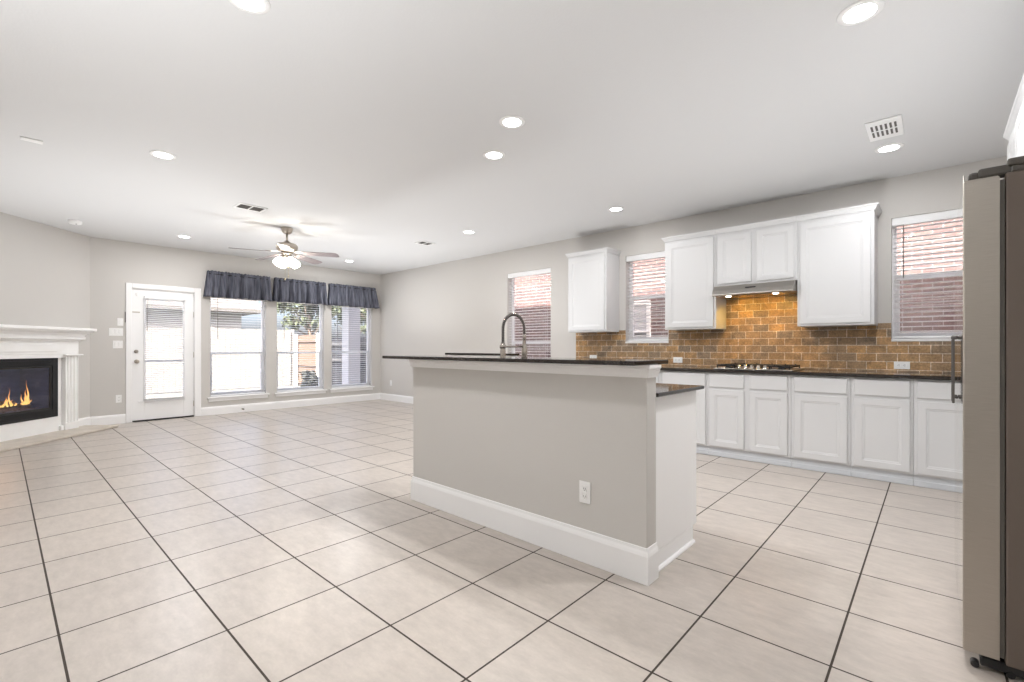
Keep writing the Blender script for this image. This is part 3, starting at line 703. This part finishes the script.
# ------------------------------------------------------------------ ceiling fixtures
LP = [(-.225, -.309, 'white round downlight cut by the top edge of the picture above the living area'),
      (-2.632, -.161, 'white round downlight on the ceiling over the open floor, left of the ceiling fan'),
      (-5.895, .718, 'small white round downlight nearest the glass back door'),
      (-.104, 1.366, 'white round downlight over the island, the nearer of the pair'),
      (-.595, 1.685, 'white round downlight over the island, the farther of the pair'),
      (-2.658, 3.298, 'small white round downlight beyond the island, near the small dark ceiling vent'),
      (-.608, 3.71, 'white round downlight in front of the lone wall cabinet'),
      (1.852, 1.681, 'large white round downlight at the top of the picture above the fridge side'),
      (1.846, 3.714, 'white round downlight beside the white slotted ceiling vent'),
      (-5.903, 3.277, 'small white round downlight above the corner window valance')]
proto = None
def lamp_at(x, y, k=1.0):
    ld = bpy.data.lights.new('downlight_beam', 'AREA'); ld.shape = 'DISK'; ld.size = .13; ld.energy = DOWN_W * k; ld.color = DOWN_C; ld.spread = PI
    lo = bpy.data.objects.new('downlight_beam', ld); COL.objects.link(lo); lo.location = (x, y, H - .012)
for x, y, lab in LP:
    if proto is None:
        proto = thing('ceiling_light', lab, 'ceiling light', (x, y, H), 'recessed ceiling downlights')
        MB().lathe((x, y, H), [(.062, -.002), (.066, -.007), (.090, -.004), (.092, -.0005)], 36).build('trim_ring', M['plastic'], proto)
        MB().lathe((x, y, H - .0072), [(.064, .003), (.064, 0), (.0, 0)], 32).build('lamp_lens', M['lens'], proto)
    else: copy_thing(proto, (x, y, H), lab)
    lamp_at(x, y, .6 if y > 3.7 else 1.1 if y < 0 and x > -1 else 1.8 if x > -1 else 1.3)

def vent(c, ex, w, d, label, n=10, dark=True):
    """ceiling register, long side along ex"""
    ex = Vector(ex); fr = Fr(Vector((c[0], c[1], 0)), ex, Vector((-ex.y, ex.x, 0)))
    t = thing('ceiling_vent', label, 'ceiling vent', (c[0], c[1], H), 'ceiling air vents')
    mb = MB(fr); b = .025
    for p, q, s, u in ((-w / 2, w / 2, -d / 2, -d / 2 + b), (-w / 2, w / 2, d / 2 - b, d / 2), (-w / 2, -w / 2 + b, -d / 2 + b, d / 2 - b), (w / 2 - b, w / 2, -d / 2 + b, d / 2 - b), (-.008 if n else 0, .008, -d / 2 + b, d / 2 - b)):
        mb.box(p, q, s, u, H - .010, H - .001, .003)
    mb.build('vent_frame', M['plastic'], t)
    MB(fr).box(-w / 2 + b, w / 2 - b, -d / 2 + b, d / 2 - b, H - .003, H - .001).build('duct_opening', M['dark'], t)
    mb = MB(fr)
    for k in range(n):
        s = -d / 2 + b + (d - 2 * b) * (k + .5) / n
        mb.hexa([fr(-w / 2 + b, s - .004, H - .0035), fr(w / 2 - b, s - .004, H - .0035), fr(w / 2 - b, s - .0025, H - .0035), fr(-w / 2 + b, s - .0025, H - .0035),
                 fr(-w / 2 + b, s + .002, H - .0095), fr(w / 2 - b, s + .002, H - .0095), fr(w / 2 - b, s + .0035, H - .0095), fr(-w / 2 + b, s + .0035, H - .0095)])
    mb.build('louvre', M['slot'] if dark else M['plastic'], t)
    return t
vent((-3.672, .855), (0, 1, 0), .30, .22, 'dark slatted ceiling vent to the left of the ceiling fan', 5)
vent((-3.66, 3.307), (0, 1, 0), .25, .19, 'small dark slatted ceiling vent beyond the island, right of the ceiling fan', 5)
# white register with two rows of short slots
vt = thing('ceiling_vent', 'white ceiling vent with two rows of short slots near the fridge', 'ceiling vent', (1.842, 3.23, H), 'ceiling air vents')
MB().box(1.746, 1.949, 3.077, 3.455, H - .012, H - .001, .004).build('vent_frame', M['plastic'], vt)
mb = MB()
for r_ in range(2):
    for k in range(6): mb.box(1.772 + .0265 * k, 1.785 + .0265 * k, 3.15 + .125 * r_, 3.25 + .125 * r_, H - .0135, H - .0119)
mb.build('slot', M['slot'], vt)
sm = thing('smoke_detector', 'white round smoke detector on the ceiling near the fireplace corner', 'smoke detector', (-5.934, -.428, H))
MB().lathe((-5.934, -.428, H), [(.066, -.001), (.068, -.008), (.066, -.030), (.055, -.040), (.02, -.042), (.0, -.042)], 28).build('housing', M['plastic'], sm)
MB().lathe((-5.914, -.418, H - .0415), [(.010, 0), (.009, -.003), (.0, -.003)], 12).build('test_button', M['slot'], sm)
mb = MB(Fr((-3.04, -.908, 0), (0, 1, 0), (1, 0, 0))); mb.box(-.062, .062, -.035, .035, H - .009, H - .001, .003)
tag(mb.build('ceiling_plate', M['plastic']), 'white rectangular blank plate on the ceiling at the left edge', 'ceiling plate')

# ------------------------------------------------------------------ ceiling fan
fx, fy = -4.303, 1.515; Rv = Vector((math.sin(YAW), -math.cos(YAW), 0)); Av = Vector((math.cos(YAW), math.sin(YAW), 0))
fan = thing('ceiling_fan', 'five-blade ceiling fan with lit frosted glass bowls', 'ceiling fan', (fx, fy, 2.40))
MB().lathe((fx, fy, 0), [(.0, H - .001), (.072, H - .001), (.074, H - .015), (.060, H - .06), (.035, H - .085), (.0, H - .088)][::-1], 28).build('canopy', M['nickel'], fan)
MB().lathe((fx, fy, 0), [(.014, 2.53), (.014, H - .085)], 12).build('downrod', M['nickel'], fan)
MB().lathe((fx, fy, 0), [(.0, 2.408), (.06, 2.41), (.085, 2.425), (.12, 2.44), (.135, 2.465), (.135, 2.50), (.115, 2.525), (.05, 2.54), (.03, 2.565), (.0, 2.568)], 36).build('motor_housing', M['nickel'], fan)
for k in range(5):
    th = math.radians(4 + 72 * k); e = Rv * math.cos(th) + Av * math.sin(th); s_ = Vector((-e.y, e.x, 0)); tilt = Vector((0, 0, -1)) * math.tan(math.radians(11))
    c = Vector((fx, fy, 0))
    P_ = lambda r, w, z: c + e * r + (s_ + tilt) * w + Vector((0, 0, z - .045 * max(0, r - .1)))
    mb = MB(); z = 2.408
    outline = [(.20, -.05), (.24, -.058), (.45, -.066), (.62, -.070), (.66, -.062), (.675, -.03), (.675, .03), (.66, .062), (.62, .070), (.45, .066), (.24, .058), (.20, .05)]
    mb.loops([[P_(r, w, z - .003) for r, w in outline], [P_(r, w, z + .003) for r, w in outline]])
    mb.build('blade', M['blade'], fan)
    mb = MB(); mb.hexa([P_(.09, -.016, z + .004), P_(.26, -.030, z + .0035), P_(.26, .030, z + .0035), P_(.09, .016, z + .004), P_(.09, -.016, z + .012), P_(.26, -.030, z + .009), P_(.26, .030, z + .009), P_(.09, .016, z + .012)], .002)
    mb.build('blade_arm', M['nickel'], fan)
mb = MB(); mb.lathe((fx, fy, 0), [(.0, 2.300), (.03, 2.305), (.055, 2.325), (.05, 2.36), (.06, 2.385), (.075, 2.407)], 24)
mb.build('light_kit_hub', M['nickel'], fan)
for k in range(4):
    th = math.radians(45 + 90 * k + 8); e = Rv * math.cos(th) + Av * math.sin(th); ax = (e * .75 + Vector((0, 0, -1))).normalized(); c = Vector((fx, fy, 2.345)) + e * .062
    mb = MB(); mb.lathe(c, [(.018, -.012), (.022, .0), (.024, .025)], 16, ax); mb.build('lamp_socket', M['nickel'], fan)
    mb = MB(); mb.lathe(c, [(.024, .020), (.033, .035), (.046, .065), (.054, .095), (.054, .115), (.047, .130), (.03, .138), (.0, .140)], 20, ax); mb.build('glass_bowl', M['bowl'], fan)
for dx, ln in ((.02, .21), (-.025, .25)):
    mb = MB(); p = Vector((fx, fy, 0)) + Rv * dx; mb.tube([p + Vector((0, 0, 2.31)), p + Vector((0, 0, 2.31 - ln))], .0016, 5); mb.lathe(p + Vector((0, 0, 2.31 - ln - .022)), [(.0, 0), (.006, .004), (.006, .016), (.002, .023)], 8)
    mb.build('pull_chain', M['brass'], fan)

# ------------------------------------------------------------------ sockets and switches
def plate(fr, a, z, label, kind='socket', gangs=1, wide=False, o=0.0):
    """wall plate centred at a, z; wide = lying on its side"""
    w, h = (.07 + .046 * (gangs - 1), .115)
    if wide: w, h = h, w
    nm = 'wall_socket' if kind == 'socket' else 'light_switch'
    t = thing(nm, label, 'wall socket' if kind == 'socket' else 'light switch', fr(a, o, z), 'wall sockets' if kind == 'socket' else 'light switches')
    MB(fr).box(a - w / 2, a + w / 2, o + .0005, o + .006, z - h / 2, z + h / 2, .002).build('cover_plate', M['plastic'], t)
    for g in range(gangs):
        ga = a + (g - (gangs - 1) / 2) * .046
        if kind == 'switch':
            MB(fr).box(ga - .016, ga + .016, o + .006, o + .010, z - .033, z + .033, .003).build('rocker', M['plastic'], t)
        else:
            for s_ in (-1, 1):
                ca, cz = (ga + s_ * .02, z) if wide else (ga, z + s_ * .02)
                q = MB(fr).box(ca - .0145, ca + .0145, o + .006, o + .009, cz - .0145, cz + .0145, .004).build('outlet_face', M['plastic'], t)
                mb = MB(fr)
                for u in (-1, 1):
                    if wide: mb.box(ca - .004, ca + .005, o + .009, o + .0094, cz + u * .006 - .0013, cz + u * .006 + .0013)
                    else: mb.box(ca + u * .006 - .0013, ca + u * .006 + .0013, o + .009, o + .0094, cz - .004, cz + .005)
                mb.lathe(fr(ca - .009, o + .009, cz) if wide else fr(ca, o + .009, cz - .009), [(.0025, 0), (.0025, .0004)], 8, fr.o)
                mb.build('outlet_slot', M['slot'], q)
    return t
plate(WW, .149, 1.524, 'white single switch plate beside the back door, the topmost of three', 'switch', 1)
plate(WW, .100, 1.372, 'white triple switch plate beside the back door, in the middle of three', 'switch', 3)
plate(WW, .120, 1.185, 'white double switch plate beside the back door, the lowest of three', 'switch', 2)
plate(WW, .130, .372, 'white socket low on the wall between fireplace and back door')
plate(NW, -6.52, .38, 'white socket low on the wall in the far corner past the island')
IWF = Fr((0, 1.0148, 0), (1, 0, 0), (0, -1, 0))
plate(IWF, .74, .372, 'white socket on the beige front of the island half wall')
plate(NW, -1.455, 1.00, 'white socket on the grey tiles under the lone wall cabinet, half behind the bar', wide=True, o=.012)
plate(NW, -.235, .987, 'white socket on the tiles left of the cooktop', wide=True, o=.012)
plate(NW, 1.892, .975, 'white socket on the brown tiles under the window beside the fridge', wide=True, o=.012)
ds = thing('door_stop', 'small brown door stop on the skirting under the first window', 'door stop', WW(1.81, .016, .06))
MB(WW).lathe(WW(1.81, .016, .06), [(.014, 0), (.014, .004), (.006, .006), (.006, .05)], 12, (1, 0, 0)).build('stop_rod', M['nickel'], ds)
MB(WW).lathe(WW(1.81, .066, .06), [(.009, 0), (.011, .003), (.011, .014), (.008, .018)], 12, (1, 0, 0)).build('rubber_tip', M['bronze'], ds)

# ------------------------------------------------------------------ outdoors
GZ = -.16
mb = MB(); mb.prism([(-60, -45), (-7.10, -45), (-7.10, 60), (-60, 60)], GZ - .05, GZ); g1 = mb.build('lawn', M['lawn']); struct(g1)
struct(MB().prism([(-7.09, 4.74), (8, 4.74), (8, 60), (-7.09, 60)], GZ - .05, GZ).build('ground', M['lawn']))
struct(MB().box(-9.2, -7.10, -2.6, 5.2, GZ + .001, -.03).build('patio', M['patio']))
nh = thing('neighbour_house', 'red brick wall of the neighbouring house seen through the kitchen windows', 'house', (0, 7.4, GZ))
MB().box(-5.8, 6.0, 7.3, 12.0, GZ + .002, 5.2).build('brick_wall', M['extbrick'], nh)
mb = MB(Fr((0, 0, 0), (1, 0, 0), (0, 1, 0))); mb.prism([(7.1, 5.202), (7.1, 5.35), (9.6, 7.4), (12.2, 5.35), (12.2, 5.202)], -6.2, 6.4, 'a'); mb.build('roof', M['shingle'], nh)

nw = bpy.data.objects.new('window_7', None); COL.objects.link(nw); nw.location = (-2.2, 7.28, .9); struct(nw)
mb = MB(Fr((0, 7.2995, 0), (1, 0, 0), (0, -1, 0)))
for p, q, s_, u in ((-2.60, -2.52, .85, 2.05), (-1.98, -1.90, .85, 2.05), (-2.52, -1.98, .85, .93), (-2.52, -1.98, 1.97, 2.05), (-2.52, -1.98, 1.42, 1.46)): mb.box(p, q, 0, .03, s_, u, .004)
struct(mb.build('window_frame', M['white'], nw))
struct(MB(Fr((0, 7.2995, 0), (1, 0, 0), (0, -1, 0))).box(-2.52, -1.98, .001, .008, .93, 1.97).build('window_shade', M['palewood'], nw))

def fence(name, label, p, q, h, m, rails, rail_m, face, post_m=None, gap=.004, bw=.14):
    """board fence from p to q; rails on the side given by face"""
    p, q = Vector((*p, 0)), Vector((*q, 0)); d = (q - p); L = d.length; ex = d / L; fr = Fr(p, ex, Vector(face))
    t = thing(name, label, 'fence', p + Vector((0, 0, GZ)))
    mb = MB(fr); a = 0; i = 0; rg = random.Random(label)
    while a + bw < L: 
        mb.box(a, a + bw - gap, -.012, .006 + rg.uniform(0, .003), GZ + .02, h + rg.uniform(-.012, .008)); a += bw
    mb.build('board', m, t)
    for z in rails: MB(fr).box(0, L, .0095, .05, z - .045, z + .045, .004).build('rail', rail_m, t)
    n = max(1, int(L / 2.4))
    for k in range(n + 1):
        a = min(L - .05, max(.05, L * k / n)); MB(fr).box(a - .05, a + .05, .051, .14, GZ + .001, h + .04, .004).build('post', post_m or rail_m, t)
    return t
fence('back_fence', 'pale sunlit board fence across the end of the yard', (-14, -9), (-14, 5.70), 1.72, M['palefence'], [], M['palefence'], (-1, 0, 0))
fence('side_fence', 'brown board fence with dark rails seen through the middle window', (-13.95, 5.78), (-12.2, 5.78), 1.55, M['brownfence'], [1.36, .58, -.02], M['railwood'], (0, -1, 0), M['palewood'])
fence('slat_fence', 'dark fence with pale rails beside the porch post, through the corner window', (-12.05, 5.78), (-7.4, 5.78), 1.44, M['shadedfence'], [1.24, .77], M['greyrail'], (0, -1, 0), M['shadedfence'], gap=.012)  # same side fence, its boards coloured dark in place of house shade
pc = thing('porch_post', 'square white porch post outside the corner window', 'post', (-8.6, 4.80, -.03))
MB().box(-8.76, -8.44, 4.64, 4.96, .02, 2.50, .006).build('shaft', M['palewood'], pc)
MB().box(-8.80, -8.40, 4.60, 5.00, -.029, .10, .01).build('base', M['palewood'], pc)
MB().box(-8.80, -8.40, 4.60, 5.00, 2.50, 2.60, .01).build('capital', M['palewood'], pc)
tag(MB().box(-8.80, -8.40, 1.0, 6.0, 2.602, 2.85, .006).build('porch_beam', M['palewood']), 'white beam resting on the porch post', 'beam')
hs = thing('back_house', 'pale neighbouring house with a gable roof beyond the end fence', 'house', (-24, 2.5, GZ))
MB().box(-30, -22, -6, 6.6, GZ + .002, 2.9).build('wall', M['siding'], hs)
mb = MB(Fr((0, 0, 0), (0, 1, 0), (1, 0, 0))); mb.prism([(-21.3, 2.75), (-21.3, 2.90), (-26, 5.6), (-30.6, 2.9), (-30.6, 2.75)], -6.6, 7.3, 'a'); mb.build('roof', M['shingle'], hs)

def tree(name, label, x, y, zc, R, th, m, seed, n=2600, leaf=.10):
    rg = random.Random(seed); t = thing(name, label, 'tree', (x, y, GZ))
    MB().tube([(x, y, GZ + .002), (x + .05, y, zc * .5), (x - .05, y + .05, zc)], [th, th * .75, th * .4], 10).build('trunk', M['bark'], t)
    for k in range(7):
        an = k * 2.4; p = Vector((x, y, zc * (.55 + .05 * k))); q = p + Vector((math.cos(an), math.sin(an), .75)) * R * rg.uniform(.55, .9)
        MB().tube([p, p.lerp(q, .5) + Vector((0, 0, -.08)), q], [th * .35, th * .22, th * .08], 6).build('branch', M['bark'], t)
    mb = MB(); clumps = [(Vector((rg.gauss(0, 1), rg.gauss(0, 1), rg.gauss(0, .8))).normalized() * R * rg.uniform(.3, 1.0), R * rg.uniform(.22, .42)) for _ in range(26)]
    for _ in range(n):
        cc, cr = rg.choice(clumps); p = Vector((x, y, zc + .3 * R)) + cc + Vector((rg.gauss(0, .45), rg.gauss(0, .45), rg.gauss(0, .40))) * cr
        u = Vector((rg.gauss(0, 1), rg.gauss(0, 1), rg.gauss(0, 1))).normalized(); v = u.orthogonal().normalized(); s_ = leaf * rg.uniform(.6, 1.5)
        mb.quad(p - u * s_, p + v * s_ * .45, p + u * s_, p - v * s_ * .45)
    mb.build('foliage', m, t); return t
tree('tree', 'leafy green tree above the brown fence, seen through the middle window', -15.6, 6.9, 2.4, 1.1, .12, M['leaf'], 5)
tree('tree', 'leafy green tree behind the dark fence, left of the porch post', -17.2, 9.6, 2.4, 1.2, .10, M['leaf'], 9, 2200)
tree('tree', 'dark green tree right of the porch post, high in the corner window', -12.2, 7.6, 3.0, .9, .10, M['leafdark'], 12, 1300)
def shrub(label, x, y, r, h, m, seed):
    rg = random.Random(seed); t = thing('shrub', label, 'shrub', (x, y, GZ))
    for k in range(5):
        an = k * 1.3; MB().tube([(x, y, GZ + .002), (x + math.cos(an) * r * .4, y + math.sin(an) * r * .4, GZ + h * .7)], [.02, .008], 5).build('stem', M['bark'], t)
    mb = MB()
    for _ in range(420):
        p = Vector((x + rg.gauss(0, r * .45), y + rg.gauss(0, r * .45), GZ + h * (.15 + .85 * rg.random()))); u = Vector((rg.gauss(0, 1), rg.gauss(0, 1), rg.gauss(0, 1))).normalized(); v = u.orthogonal().normalized(); s_ = .07
        mb.quad(p - u * s_, p + v * s_ * .5, p + u * s_, p - v * s_ * .5)
    mb.build('foliage', m, t)
shrub('larger of the two dark low shrubs outside the middle window', -11.0, 4.85, .20, .62, M['leafdark'], 4)
shrub('smaller of the two dark low shrubs outside the middle window', -10.3, 4.9, .18, .5, M['leafdark'], 8)
